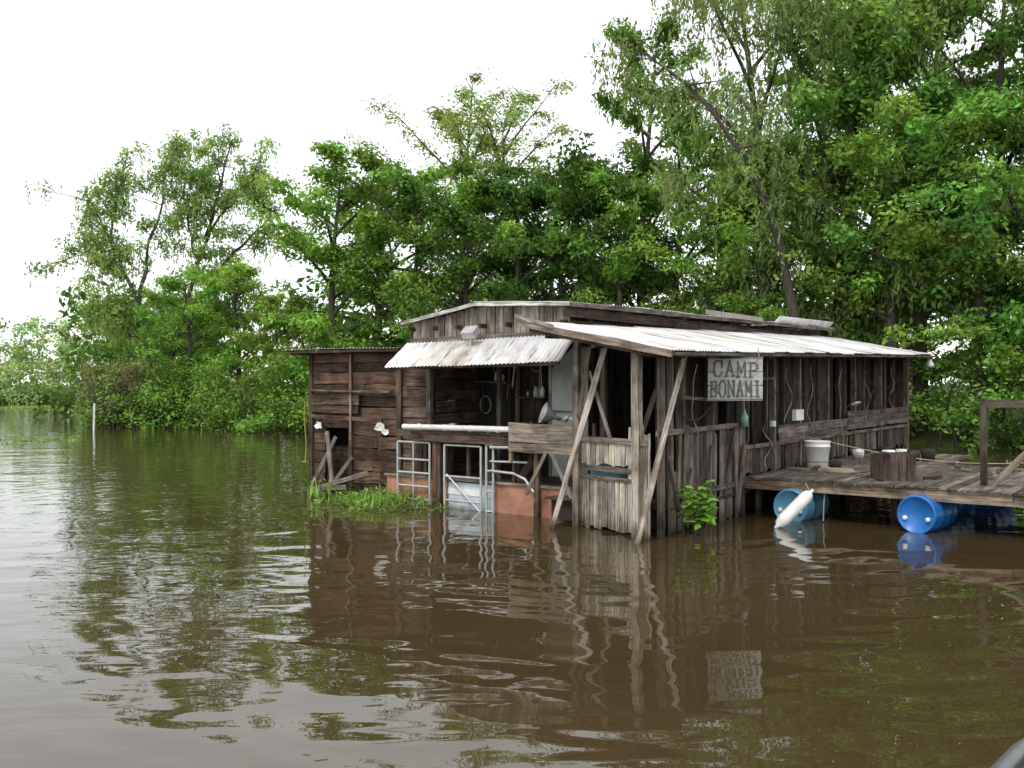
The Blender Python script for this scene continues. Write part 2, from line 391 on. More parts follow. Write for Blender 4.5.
for v in np.arange(.0,14.1,.78): m.beam(W(1.9 if v<1 else 2.15,v,zr(1.9,v)-.06 if v<1 else zt(v)-.06),W(-.55,v,ze(v)-.06),.05,.08,UP,WOOD,tin(BROWN,.6,1.1))
for u in(1.5,.7,-.05): m.beam(W(u,-.4,zr(u,-.4)-.14),W(u,14,zr(u,14)-.14),.06,.08,UP,WOOD,tin(BROWN,.6,1.1))
m.beam(W(-.6,-.45,ze(0)-.045),W(-.6,14.1,ze(14.1)-.045),.045,.03,NU,WOOD,(.14,.12,.10),.1)
m.obj('lean_to_roof',H)
m=MB()
P0=(0.02,-.0); P1=(1.55,.5)
def fr(t): return (P0[0]+(P1[0]-P0[0])*t, P0[1]+(P1[1]-P0[1])*t)
vplanks(m,fr(1),fr(.28),.98,1.34,w=.11,tint=(.46,.40,.32),rag=.03,lo=.6,hi=1.2)
vplanks(m,fr(1),fr(.28),.02,.76,w=.11,tint=(.40,.345,.275),rag=.04,lo=.6,hi=1.25)
vplanks(m,fr(.26),fr(0),.02,1.56,w=.09,tint=(.39,.335,.27),rag=.09,lo=.6,hi=1.25,th=.03)
m.beam(W(*fr(1.03),1.36),W(*fr(.0),1.36),.07,.09,NV,WOOD,(.24,.19,.15),.15)
m.beam(W(*fr(1.03),.93),W(*fr(.2),.93),.07,.06,NV,WOOD,(.16,.13,.1),.1)
m.beam(W(*fr(1.03),.79),W(*fr(.2),.79),.06,.06,NV,WOOD,(.2,.16,.13),.1)
m.obj('porch_front_boards',H)
m=MB()
for (u,v,w_,z0,z1,c) in((1.5,.42,.1,-.3,None,(.27,.215,.17)),(.22,.02,.13,-.3,None,(.42,.355,.285)),(-.02,.3,.09,-.3,None,(.17,.13,.11)),(0,.62,.08,-.3,None,(.22,.17,.13)),
    (0,.95,.11,-.3,None,(.10,.08,.06)),(0,2.0,.1,-.3,None,(.12,.09,.07)),(0,3.2,.1,-.3,None,(.16,.12,.10)),(0,4.6,.1,.4,None,(.17,.13,.1)),(0,5.9,.1,.4,None,(.2,.15,.12)),
    (0,7.5,.1,.4,None,(.15,.12,.09)),(0,9.3,.1,.4,None,(.17,.13,.1)),(0,11.3,.1,.4,None,(.15,.12,.09)),(0,13.7,.12,-.3,None,(.2,.15,.12)),(1.3,.9,.08,.3,None,(.14,.11,.08)),(.6,1.4,.09,.3,None,(.10,.08,.06))):
    m.beam(W(u,v,z0),W(u,v,zr(u,v)-.06),w_,w_*.9,NV,WOOD,c,.14)
m.beam((.54,14.40,-.25),(1.42,13.98,2.86),.08,.04,(-.4,-.9,0),WOOD,(.48,.41,.34),.18)
m.beam((1.66,12.95,-.25),(2.47,13.45,2.6),.08,.045,(-.2,-.95,0),WOOD,(.46,.395,.325),.18)
m.beam((1.02,14.3,1.7),(1.16,14.2,2.75),.07,.03,(-.2,-.95,0),WOOD,(.2,.16,.12),.12)
m.beam(W(.9,.7,.4),W(.5,1.2,2.2),.08,.03,NV,WOOD,(.15,.12,.1),.15); m.beam(W(.8,.25,1.4),W(1.2,.3,2.4),.05,.03,NV,WOOD,(.26,.21,.17),.15)
m.obj('porch_posts_and_braces',H)
m=MB()
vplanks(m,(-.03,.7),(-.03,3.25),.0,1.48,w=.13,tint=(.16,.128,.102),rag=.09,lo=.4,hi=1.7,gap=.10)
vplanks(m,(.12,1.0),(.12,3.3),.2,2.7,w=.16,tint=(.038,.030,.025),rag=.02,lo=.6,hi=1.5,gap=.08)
vplanks(m,(-.04,.15),(-.04,.7),.0,.95,w=.10,tint=(.2,.165,.135),rag=.12,gap=.3)
m.beam(W(-.06,.1,1.5),W(-.06,3.3,1.52),.08,.05,NU,WOOD,(.19,.155,.12),.15)
m.beam(W(-.07,.7,.55),W(-.07,3.3,.55),.08,.04,NU,WOOD,(.15,.12,.1),.15)
m.beam(W(-.1,.8,2.0),W(-.1,1.9,1.95),.05,.04,NU,WOOD,(.17,.13,.1),.1)
for k in range(7):
    v=U(.7,3.1); m.beam(W(-.08,v,U(-.1,.4)),W(-.1,v+U(-.4,.4),U(.9,1.6)),U(.04,.1),.025,NU,WOOD,tin((.18,.145,.12),.6,1.5),.15)
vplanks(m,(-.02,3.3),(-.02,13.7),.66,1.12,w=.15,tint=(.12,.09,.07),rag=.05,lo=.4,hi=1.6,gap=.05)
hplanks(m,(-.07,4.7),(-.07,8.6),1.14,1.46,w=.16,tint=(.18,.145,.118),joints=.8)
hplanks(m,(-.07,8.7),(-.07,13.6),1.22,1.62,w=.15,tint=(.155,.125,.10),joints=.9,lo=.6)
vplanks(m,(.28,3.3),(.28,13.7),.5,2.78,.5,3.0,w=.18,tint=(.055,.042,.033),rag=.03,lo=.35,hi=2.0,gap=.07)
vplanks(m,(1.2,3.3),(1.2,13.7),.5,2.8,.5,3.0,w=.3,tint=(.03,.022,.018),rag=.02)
for v in np.arange(4,13.6,.85): m.beam(W(.22,v,1.2),W(.22,v,zr(0,v)-.1),.06,.04,NU,WOOD,tin((.16,.12,.09),.5,1.2),.1)
m.beam(W(-.05,3.3,1.13),W(-.05,13.7,1.15),.06,.05,NU,WOOD,(.19,.15,.12),.1)
m.beam(W(-.03,3.3,2.3),W(-.03,4.6,2.3),.05,.04,NU,WOOD,(.17,.13,.1),.1)
m.obj('side_walls',H)
m=MB()
for i in range(15): m.beam(W(2.1-.15*i+.0,.5,.38),W(2.1-.15*i,14,.38),.14,.03,UP,WOOD,tin(BROWN,.6,1.2))
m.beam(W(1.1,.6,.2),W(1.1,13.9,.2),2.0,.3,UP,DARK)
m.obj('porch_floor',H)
m=MB()
m.beam(W(-.12,5.35,1.62),W(-.12,5.75,1.62),.2,.08,NU,WHITE,(1,1,1)); m.beam(W(-.14,4.2,1.5),W(-.14,4.32,1.5),.1,.06,NU,PALEBLUE)
for v0,z0,z1 in((5.1,2.5,1.2),(6.3,2.6,1.3),(8.1,2.5,1.1),(3.6,2.4,1.0),(4.1,1.5,.7),(10,2.5,1.3),(4.4,2.6,.9),(1.2,2.5,1.4),(12,2.6,1.6),(2.6,1.5,.4)):
    m.tube([W(-.1+.04*math.sin(k*1.3),v0+.12*math.sin(k*.9+v0),z0+(z1-z0)*k/8) for k in range(9)],.008,5,[ROPE,BLK,GALV][int(v0*3)%3])
for v0,v1,z0,sag in((4.7,6.4,2.3,.35),(7.6,9.2,2.2,.5),(9.4,13,2.5,.4),(.4,1.9,1.95,.3)):
    m.tube([W(-.12,v0+(v1-v0)*k/12,z0-sag*math.sin(math.pi*k/12)) for k in range(13)],.01,5,BLK)
m.tube([W(-.12,8.8,1.75),W(-.2,8.8,1.8),W(-.2,9.1,1.8),W(-.12,9.1,1.75)],.03,6,GALV)
for v0,z0 in((6.7,1.75),(10.3,1.9)):
    m.tube([W(-.14,v0+.16*math.cos(t),z0+.16*math.sin(t)) for t in np.linspace(0,12.5,40)],.014,6,[BLK,ROPE][int(v0)%2])
m.obj('hanging_ropes_and_box',H)
m=MB(); c=W(-.16,2.95,1.5)
m.lathe(c,UP,[(0,0),(0,.06),(.16,.065),(.19,.05),(.24,.022),(.28,.022),(.28,0)],14,paint_mat('bottle_blue_green',(.25,.42,.38),.2)); m.obj('plastic_jug',H)
m=MB()
m.lathe(W(1.25,.95,.42),UP,[(0,0),(0,.28),(.28,.29),(.3,.30),(.32,.29),(.56,.29),(.58,.3),(.6,.29),(.86,.28),(.88,.26),(.86,0)],24,TEAL)
m.obj('storage_drum',H)

# --- sign
S=empty('camp_name_sign',(3.42,14.4,2.28))
r=V((.995,.1,0)).normalized(); n=V((.1,-.995,0)).normalized(); c=V(S.location)
m=MB()
for z in(-.21,0,.21): m.beam(c-r*.43+UP*z,c+r*.43+UP*(z+.005),.206,.02,n,SIGNB,(1,1,1),.05)
m.beam(c-r*.44+UP*.32,c+r*.44+UP*.325,.03,.035,n,WOOD,(.32,.3,.27),.1); m.beam(c-r*.44-UP*.325,c+r*.44-UP*.32,.03,.035,n,WOOD,(.3,.28,.25),.1)
for q in(-1,1): m.tube([c+r*.38*q+UP*.33,c+r*.36*q+UP*.47],.008,5,ROPE)
m.obj('board',S)
L={'C':[[(1,.72),(.8,.97),(.3,1),(.03,.8),(0,.25),(.2,.02),(.75,0),(1,.25)],[(1,.62),(1,1)]],
'A':[[(.05,0),(.5,1),(.95,0)],[(.22,.38),(.78,.38)],[(-.08,0),(.25,0)],[(.75,0),(1.08,0)]],
'M':[[(.05,0),(.05,1),(.5,.3),(.95,1),(.95,0)],[(-.08,0),(.22,0)],[(.78,0),(1.08,0)]],
'P':[[(.15,0),(.15,1),(.75,1),(1,.85),(1,.6),(.75,.45),(.15,.45)],[(-.02,0),(.38,0)],[(-.02,1),(.2,1)]],
'B':[[(.12,0),(.12,1),(.75,1),(.95,.78),(.75,.53),(.12,.53)],[(.75,.53),(1,.27),(.78,0),(.12,0)],[(-.05,0),(.2,0)],[(-.05,1),(.2,1)]],
'O':[[(.3,0),(0,.25),(0,.75),(.3,1),(.7,1),(1,.75),(1,.25),(.7,0),(.3,0)]],
'N':[[(.05,0),(.05,1),(.95,0),(.95,1)],[(-.1,0),(.25,0)],[(-.1,1),(.1,1)],[(.8,1),(1.1,1)]],
'I':[[(.5,0),(.5,1)],[(.2,0),(.8,0)],[(.2,1),(.8,1)]]}
m=MB(); kk=0
for word,z0,cw,hh in(('CAMP',.035,.185,.23),('BONAMI',-.275,.138,.24)):
    x0=-cw*len(word)/2
    for i,ch in enumerate(word):
        wob=U(-.012,.012); sc=U(.92,1.06); slant=U(-.04,.05)
        for st in L[ch]:
            for a,b in zip(st[:-1],st[1:]):
                kk+=1; lw=cw*.68; ox=x0+cw*i+cw*.16
                A=c+r*(ox+a[0]*lw+slant*a[1]*hh)+UP*(z0+wob+a[1]*hh*sc)+n*.012; B=c+r*(ox+b[0]*lw+slant*b[1]*hh)+UP*(z0+wob+b[1]*hh*sc)+n*.012
                dd=(B-A).normalized()*.008
                m.beam(A-dd,B+dd,U(.024,.036),.006+.0003*(kk%17),n,GREEN,(1,1,1),.15)
m.obj('lettering',S)

# ------------------------------------------------------------------ deck
D=empty('floating_dock',W(-3,5,.6))
m=MB()
x=0
while x<7.6:
    w_=U(.13,.16); vb=7.6 if x>2 else 10.5
    m.beam(W(-.1-x-w_/2,3.12+U(-.04,.02),.64+U(-.006,.006)),W(-.1-x-w_/2,vb,.64),w_-.012,.035,UP,WOOD,tin((.17,.14,.11),.45,1.4),.07); x+=w_
m.obj('deck_boards',D)
m=MB()
m.beam(W(.1,3.17,.54),W(-4.1,3.17,.54),.16,.05,NV,WOOD,(.31,.215,.145),.06); m.beam(W(-4.12,3.17,.53),W(-7.7,3.17,.53),.16,.05,NV,WOOD,(.24,.175,.125),.06)
m.beam(W(-1.3,3.11,.50),W(-6.0,3.11,.49),.07,.04,NV,WOOD,(.32,.25,.18),.1)
m.beam(W(0,7.55,.53),W(-7.7,7.55,.53),.16,.05,NV,WOOD,(.15,.12,.1),.06); m.beam(W(-7.7,3.17,.53),W(-7.7,7.55,.53),.16,.05,NU,WOOD,(.15,.12,.1),.06)
for u in(-.6,-1.6,-2.6,-3.6,-4.6,-5.6,-6.6): m.beam(W(u,3.2,.52),W(u,7.5,.52),.06,.14,UP,WOOD,tin(BROWN,.7,1.2))
for u,v in((-.25,3.35),(-2.4,3.5),(-1.9,7.3),(-4.5,7.3),(-.2,5),(-.2,8),(-2.6,5.3)): m.beam(W(u,v,-.4),W(u,v,.6),.1,.1,NV,WOOD,tin(BROWN,.7,1.2),.1)
m.obj('deck_frame',D)
m=MB()
p1=V((7.2,14.35,0));e=V((.8,-.6,0))
m.beam(p1+UP*.5,p1+UP*1.88,.09,.09,NV,WOOD,(.10,.08,.06),.08); m.beam(p1+e*.62+NV*.5+UP*.5,p1+e*.62+NV*.5+UP*1.85,.08,.08,NV,WOOD,(.12,.09,.07),.08)
m.beam(p1-e*.05+UP*1.9,p1+e*2.6+UP*1.9,.07,.11,UP,WOOD,(.12,.095,.08),.08); m.beam(p1+e*2.5+UP*.5,p1+e*2.5+UP*1.86,.09,.09,NV,WOOD,(.13,.10,.08),.08)
m.beam(p1+e*.12+UP*.66-NV*.06,p1+e*1.15+UP*1.8-NV*.06,.09,.04,NV,WOOD,(.24,.19,.14),.08)
m.beam(p1+UP*1.25+e*.5,p1+e*2.5+UP*1.25,.06,.04,NV,WOOD,(.12,.1,.08),.08)
m.obj('dock_railing',D)
def drum(name,loc,axis,mat,L_=.9,r_=.29):
    m=MB(); 
    m.lathe(V(loc)-V(axis).normalized()*L_/2,axis,[(.03,0),(.03,r_*.86),(0,r_*.9),(.0,r_*.97),(.03,r_),(.1,r_*.97),(.27,r_),(.29,r_*1.035),(.31,r_*1.0),(.58,r_),(.6,r_*1.035),(.62,r_),(.8,r_*.97),(.87,r_),(.9,r_*.97),(.9,r_*.9),(.87,r_*.86),(.87,0)],36,mat)
    ax=V(axis).normalized(); s=ax.cross(UP).normalized()
    o=V(loc)-ax*(L_/2)
    for q,zz in((1,-.0),(-1,.0)): m.lathe(o+s*r_*.58*q+UP*(-.06),-ax,[(-.04,.035),(.0,.035),(.01,.025),(.01,0)],12,WHITE)
    return m.obj(name)
drum('blue_float_drum',(6.30,14.25,.26),(.70,.71,0),BLUE)
drum('blue_float_drum',(4.76,15.45,.22),(.66,.75,0),TEAL)
drum('blue_float_drum',(7.98,13.35,.27),(.80,.60,0),BLUE)
drum('blue_float_drum',(7.3,15.8,.25),(.75,.66,0),BLUE)
drum('blue_float_drum',(8.6,16.9,.25),(.75,.66,0),BLUE)
m=MB()
a=V((4.62,14.55,.52)); b=V((4.05,14.35,.03)); ax=(b-a)
LL=ax.length
m.lathe(a,ax,[(-.06,.0),(-.06,.025),(0,.03),(.03,.07),(.1,.095),(LL-.15,.1),(LL-.04,.07),(LL,.03),(LL+.05,.025),(LL+.05,0)],20,WHITE)
m.tube([a,a+V((.02,.25,.08)),a+V((.05,.4,.1))],.01,5,ROPE)
m.obj('white_boat_fender')
m=MB(); o=V((5.62,17.3,.665))
m.lathe(o,UP,[(0,0),(0,.17),(.02,.18),(.38,.22),(.385,.235),(.4,.235),(.405,.22),(.46,.225),(.47,.235),(.49,.235),(.49,.215),(.1,.19),(.1,0)],28,WHITE)
m.tube([o+V((.22*math.cos(t),-.22*abs(math.sin(t))*.5-.02,.40-.16*math.sin(t))) for t in np.linspace(0,math.pi,9)],.006,5,GALV)
m.obj('white_bucket')
m=MB(); o=V((6.15,15.15,.66))
for q,(a,b) in enumerate((((-.27,-.2),(.27,-.2)),((.27,-.2),(.27,.25)),((.27,.25),(-.27,.25)),((-.27,.25),(-.27,-.2)))):
    A=o+V((a[0],a[1],0));B=o+V((b[0],b[1],0)); d=(B-A).normalized(); nn=d.cross(UP)
    for k in range(4):
        s=(k+.5)/4; p=A.lerp(B,s); m.beam(p+UP*.0,p+UP*(.42+U(-.01,.01)),(B-A).length/4-.01,.02+.002*q,nn,WOOD,tin((.12,.09,.07),.8,1.3),.08)
m.beam(o+V((-.25,.02,.36)),o+V((.25,.02,.36)),.42,.02,UP,WOOD,(.13,.1,.08)); m.obj('wooden_crate')
m=MB()
for i in range(40):
    p=W(U(-.3,-6),U(3.6,7.2),.67); a=U(0,6.28); l=U(.1,.5)
    m.beam(p,p+V((math.cos(a)*l,math.sin(a)*l,U(0,.06))),U(.03,.12),U(.015,.05),UP,WOOD,tin((.2,.16,.13),.4,1.6),.15)
for i in range(8):
    p=W(U(-.4,-1.8),U(5.0,9.5),.66); q=U(.6,1.2); m.lathe(p,UP,[(0,0),(0,.1*q),(.14*q,.12*q),(.2*q,.11*q),(.2*q,0)],12,[DARK,WOOD,WOOD,BLK,DARK,DARK,WOOD,DARK][i])
m.tube([W(-1.2+.25*math.cos(t)*(1-t*.01),4.6+.2*math.sin(t),.68+t*.003) for t in np.linspace(0,19,60)],.014,5,ROPE)
m.obj('dock_clutter')
m=MB()
m.tube([W(-.2-5.6*t,5.8+1.2*t,1.2-.9*math.sin(math.pi*t)*.45) for t in np.linspace(0,1,20)],.010,5,ROPE)
m.tube([V((5.0,15.0,.62)),V((4.97,14.98,.3)),V((4.95,14.95,.02))],.012,5,ROPE)
m.obj('mooring_rope')
m=MB(); m.tube([(-20.3,45.6,-.5),(-20.25,45.6,1.25)],.05,8,WHITE); m.obj('channel_marker_pole')

# skiff carrying the photographer
B=empty('aluminium_skiff',(1.6,1.9,0))
m=MB()
ax=V((.66,.751,0)); lt=V((-.751,.66,0)); o=V((1.66,3.19,0))-ax*2.6-lt*.75
sec=[(0,.68),(.8,.74),(1.8,.76),(2.8,.74),(3.6,.62),(4.2,.4),(4.6,.05)]
gl=[o+ax*s+lt*w+UP*(.88+.02*s*s/10) for s,w in sec]; gr=[o+ax*s-lt*w+UP*(.88+.02*s*s/10) for s,w in sec]
bl=[o+ax*s*.95+lt*w*.8-UP*.1 for s,w in sec]; br=[o+ax*s*.95-lt*w*.8-UP*.1 for s,w in sec]
N=len(sec)
m.add(gl+bl,[(i,i+1,N+i+1,N+i) for i in range(N-1)],ALU,smooth=True); m.add(gr+br,[(i,i+1,N+i+1,N+i) for i in range(N-1)],ALU,smooth=True)
m.add([p+UP*.25 for p in bl]+[p+UP*.25 for p in br],[(i,i+1,N+i+1,N+i) for i in range(N-1)],ALU)
m.add([gl[0],gr[0],br[0],bl[0]],[(0,1,2,3)],ALU)
m.tube(gl,.03,10,ALU); m.tube(gr,.03,10,ALU); m.obj('hull',B)

# ------------------------------------------------------------------ terrain and water
SX=[-700,-60,-45,-30,-25,-22,-14.6,-9,2,15,25,40,700]; SY=[112,106,101,90,66,50,45.5,42,40,31.5,28,24,24]
def shore(x): return np.interp(x,SX,SY)+.6*np.sin(x*.7)+.4*np.sin(x*1.9+1)
xs=np.unique(np.concatenate([np.linspace(-700,-80,14),np.linspace(-80,50,110),np.linspace(50,700,14)]))
ys=np.unique(np.concatenate([np.linspace(-250,15,8),np.linspace(15,125,100),np.linspace(125,1200,16)]))
X,Y=np.meshgrid(xs,ys); dd=Y-shore(X)
Z=np.where(dd<0,np.maximum(-1.6,dd*.35),np.minimum(.9,.12+dd*.16))-.02+.08*np.sin(X*.9)*np.sin(Y*.8)
nx,ny=len(xs),len(ys)
me=bpy.data.meshes.new('ground')
me.from_pydata(list(zip(X.ravel().tolist(),Y.ravel().tolist(),Z.ravel().tolist())),[],[(j*nx+i,j*nx+i+1,(j+1)*nx+i+1,(j+1)*nx+i) for j in range(ny-1) for i in range(nx-1)])
g=bpy.data.objects.new('ground',me); scene.collection.objects.link(g)
mt,nt,b=newmat('muddy_bank'); 
c=ramp(nt,noise(nt,geopos(nt),1.2,6,.7),[(.35,(.03,.028,.012)),(.5,(.05,.06,.02)),(.65,(.05,.10,.02))]); nt.links.new(c,b.inputs['Base Color']); b.inputs['Roughness'].default_value=.9
b.inputs['Specular IOR Level'].default_value=.05
me.materials.append(mt)
me=bpy.data.meshes.new('river_water'); me.from_pydata([(-700,-250,0),(700,-250,0),(700,1200,0),(-700,1200,0)],[],[(0,1,2,3)])
w=bpy.data.objects.new('river_water',me); scene.collection.objects.link(w)
mt,nt,b=newmat('muddy_water'); p=geopos(nt)
c=ramp(nt,noise(nt,mapping(nt,p,(.25,.5,1)),.6,3),[(.35,(.050,.034,.0145)),(.65,(.062,.043,.0195))]); nt.links.new(c,b.inputs['Base Color'])
b.inputs['Roughness'].default_value=.0; b.inputs['IOR'].default_value=1.54
n1=noise(nt,mapping(nt,p,(.75,1.25,1),(0,0,.25)),1.25,1.0,.35,.5)
n2=noise(nt,mapping(nt,p,(.7,1.5,1),(0,0,-.3)),4.5,1.5,.5,.3)
n3=noise(nt,mapping(nt,p,(.8,1.2,1)),.45,1,.4)
# soft rings spreading from the house front
dv=nt.nodes.new('ShaderNodeVectorMath'); dv.operation='DISTANCE'; nt.links.new(p,dv.inputs[0]); dv.inputs[1].default_value=(2.5,14.5,0)
sp=nt.nodes.new('ShaderNodeSeparateXYZ'); nt.links.new(p,sp.inputs[0])
mr=nt.nodes.new('ShaderNodeMapRange'); mr.inputs['From Min'].default_value=1.5; mr.inputs['From Max'].default_value=-5; mr.inputs['To Min'].default_value=.0006; mr.inputs['To Max'].default_value=.0030
nt.links.new(sp.outputs[0],mr.inputs['Value'])
def M(op,a,b_):
    q=nt.nodes.new('ShaderNodeMath'); q.operation=op
    for i,x in enumerate((a,b_)):
        if isinstance(x,(int,float)): q.inputs[i].default_value=x
        else: nt.links.new(x,q.inputs[i])
    return q.outputs[0]
ring=M('MULTIPLY',M('SINE',M('ADD',M('MULTIPLY',dv.outputs['Value'],13.0),M('MULTIPLY',n3,14.0)),0),M('MULTIPLY',noise(nt,mapping(nt,p,(.5,.5,1)),.7,1),.0018))
h=M('ADD',M('ADD',M('ADD',M('MULTIPLY',n1,.016),M('MULTIPLY',n3,.016)),M('MULTIPLY',n2,mr.outputs[0])),ring)
bp=nt.nodes.new('ShaderNodeBump'); bp.inputs['Strength'].default_value=1; bp.inputs['Distance'].default_value=1
nt.links.new(h,bp.inputs['Height']); nt.links.new(bp.outputs[0],b.inputs['Normal'])
me.materials.append(mt)

# ------------------------------------------------------------------ foliage
def leaf_mat(name,trans=.32):
    m=bpy.data.materials.new(name); m.use_nodes=True; nt=m.node_tree; nt.nodes.clear()
    out=nt.nodes.new('ShaderNodeOutputMaterial')
    t=attr(nt,'tint').outputs['Color']
    d=nt.nodes.new('ShaderNodeBsdfDiffuse'); tr=nt.nodes.new('ShaderNodeBsdfTranslucent')
    nt.links.new(t,d.inputs[0])
    tc=nt.nodes.new('ShaderNodeMix'); tc.data_type='RGBA'; tc.blend_type='MULTIPLY'; tc.inputs[0].default_value=1; nt.links.new(t,tc.inputs[6]); tc.inputs[7].default_value=(1.35,1.4,.75,1)
    nt.links.new(tc.outputs[2],tr.inputs[0])
    mx=nt.nodes.new('ShaderNodeMixShader'); mx.inputs[0].default_value=trans
    nt.links.new(d.outputs[0],mx.inputs[1]); nt.links.new(tr.outputs[0],mx.inputs[2])
    nt.links.new(mx.outputs[0],out.inputs[0])
    return m
LEAF=leaf_mat('leaves')
BARK,ntb,bb=newmat('bark')
cb=ramp(ntb,noise(ntb,mapping(ntb,objco(ntb),(6,6,1.2)),2,5,.7),[(.3,(.04,.033,.026)),(.6,(.10,.085,.07)),(.8,(.17,.15,.13))]); ntb.links.new(cb,bb.inputs['Base Color']); bb.inputs['Roughness'].default_value=.9
def unit(a): return a/np.maximum(np.linalg.norm(a,axis=-1,keepdims=True),1e-6)
class QM:
    def __init__(s,seed): s.V=[];s.C=[];s.Q=[];s.K=[];s.n=0; s.rng=np.random.default_rng(seed)
    def tube(s,P,rad,seg=6):
        P=np.array(P,float);n=len(P);T=unit(np.gradient(P,axis=0)); A=unit(np.cross(T,[.11,.23,1.0])+1e-5); B_=np.cross(T,A)
        th=np.arange(seg)*2*np.pi/seg
        ring=P[:,None,:]+(A[:,None,:]*np.cos(th)[None,:,None]+B_[:,None,:]*np.sin(th)[None,:,None])*np.array(rad)[:,None,None]
        v=ring.reshape(-1,3); i=np.arange(n-1)[:,None]*seg; j=np.arange(seg)[None,:]; k=(j+1)%seg
        q=np.stack([i+j,i+k,i+seg+k,i+seg+j],-1).reshape(-1,4)
        s.V.append(v);s.C.append(np.full((len(v),3),.1));s.Q.append(q+s.n);s.K.append(np.zeros(len(q),int));s.n+=len(v)
    def leaves(s,C,Rd,cnt,size,col,flat=.65,asp=.5,updir=.6,colvar=.3,down=0):
        C=np.array(C,float).reshape(-1,3);N=len(C);r=s.rng
        if N==0:return
        Rd=np.broadcast_to(np.array(Rd,float),(N,))
        cc=np.array(col)[None,:]*(1+colvar*r.uniform(-1,1,(N,1)))*(1+.12*r.uniform(-1,1,(N,3)))
        idx=np.repeat(np.arange(N),cnt);M_=len(idx)
        d=unit(r.normal(size=(M_,3))); rr=r.uniform(0,1,(M_,1))**.45
        off=d*rr*Rd[idx][:,None]*r.uniform(.75,1.25,(M_,1)); off[:,2]*=flat
        p=C[idx]+off
        nrm=unit(d*.7+np.array([0,0,updir])+r.normal(size=(M_,3))*.55)
        a=r.normal(size=(M_,3)); a[:,2]-=down*3; a=unit(a-nrm*np.sum(a*nrm,1,keepdims=True)) if down==0 else unit(a)
        b_=unit(np.cross(nrm,a)); L_=size*r.uniform(.6,1.3,(M_,1))
        s._put(p,a,b_,L_,asp,cc[idx]*r.uniform(.75,1.25,(M_,1)))
    def _put(s,p,a,b_,L_,asp,c):
        M_=len(p)
        v=np.stack([p-a*L_/2,p+b_*L_*asp/2-a*L_*.05,p+a*L_/2,p-b_*L_*asp/2-a*L_*.05],1).reshape(-1,3)
        s.V.append(v);s.C.append(np.repeat(c,4,axis=0));s.Q.append(np.arange(M_*4).reshape(-1,4)+s.n);s.K.append(np.ones(M_,int));s.n+=M_*4
    def strands(s,C,ln,nst,per,size,col,spread=.35):
        C=np.array(C,float).reshape(-1,3);r=s.rng;N=len(C)
        st=np.repeat(np.arange(N),nst);S_=len(st)
        base=C[st]+r.normal(size=(S_,3))*[spread,spread,.2]; l=ln*r.uniform(.4,1.2,S_); dr=r.normal(size=(S_,2))*.12
        idx=np.repeat(np.arange(S_),per);M_=len(idx);t=r.uniform(0,1,M_)
        p=base[idx]; p=p+np.stack([dr[idx,0]*t*l[idx],dr[idx,1]*t*l[idx],-t*l[idx]],1)+r.normal(size=(M_,3))*.05
        a=unit(r.normal(size=(M_,3))*.5+[0,0,-1]); b_=unit(np.cross(a,r.normal(size=(M_,3))))
        cs=np.array(col)[None,:]*r.uniform(.7,1.3,(S_,1))
        s._put(p,a,b_,size*r.uniform(.7,1.3,(M_,1)),.28,cs[idx]*r.uniform(.8,1.2,(M_,1)))
    def mesh(s,name):
        v=np.concatenate(s.V);c=np.concatenate(s.C);q=np.concatenate(s.Q);k=np.concatenate(s.K)
        me=bpy.data.meshes.new(name);me.vertices.add(len(v));me.vertices.foreach_set('co',v.astype(np.float32).ravel())
        me.loops.add(len(q)*4);me.loops.foreach_set('vertex_index',q.astype(np.int32).ravel())
        me.polygons.add(len(q));me.polygons.foreach_set('loop_start',(np.arange(len(q))*4).astype(np.int32)); me.polygons.foreach_set('loop_total',np.full(len(q),4,np.int32))
        me.materials.append(BARK);me.materials.append(LEAF);me.polygons.foreach_set('material_index',k.astype(np.int32))
        me.polygons.foreach_set('use_smooth',(k==0))
        a=me.attributes.new('tint','FLOAT_COLOR','POINT');cc=np.concatenate([np.clip(c,0,1),np.ones((len(c),1))],1);a.data.foreach_set('color',cc.astype(np.float32).ravel())
        me.update(calc_edges=True);return me
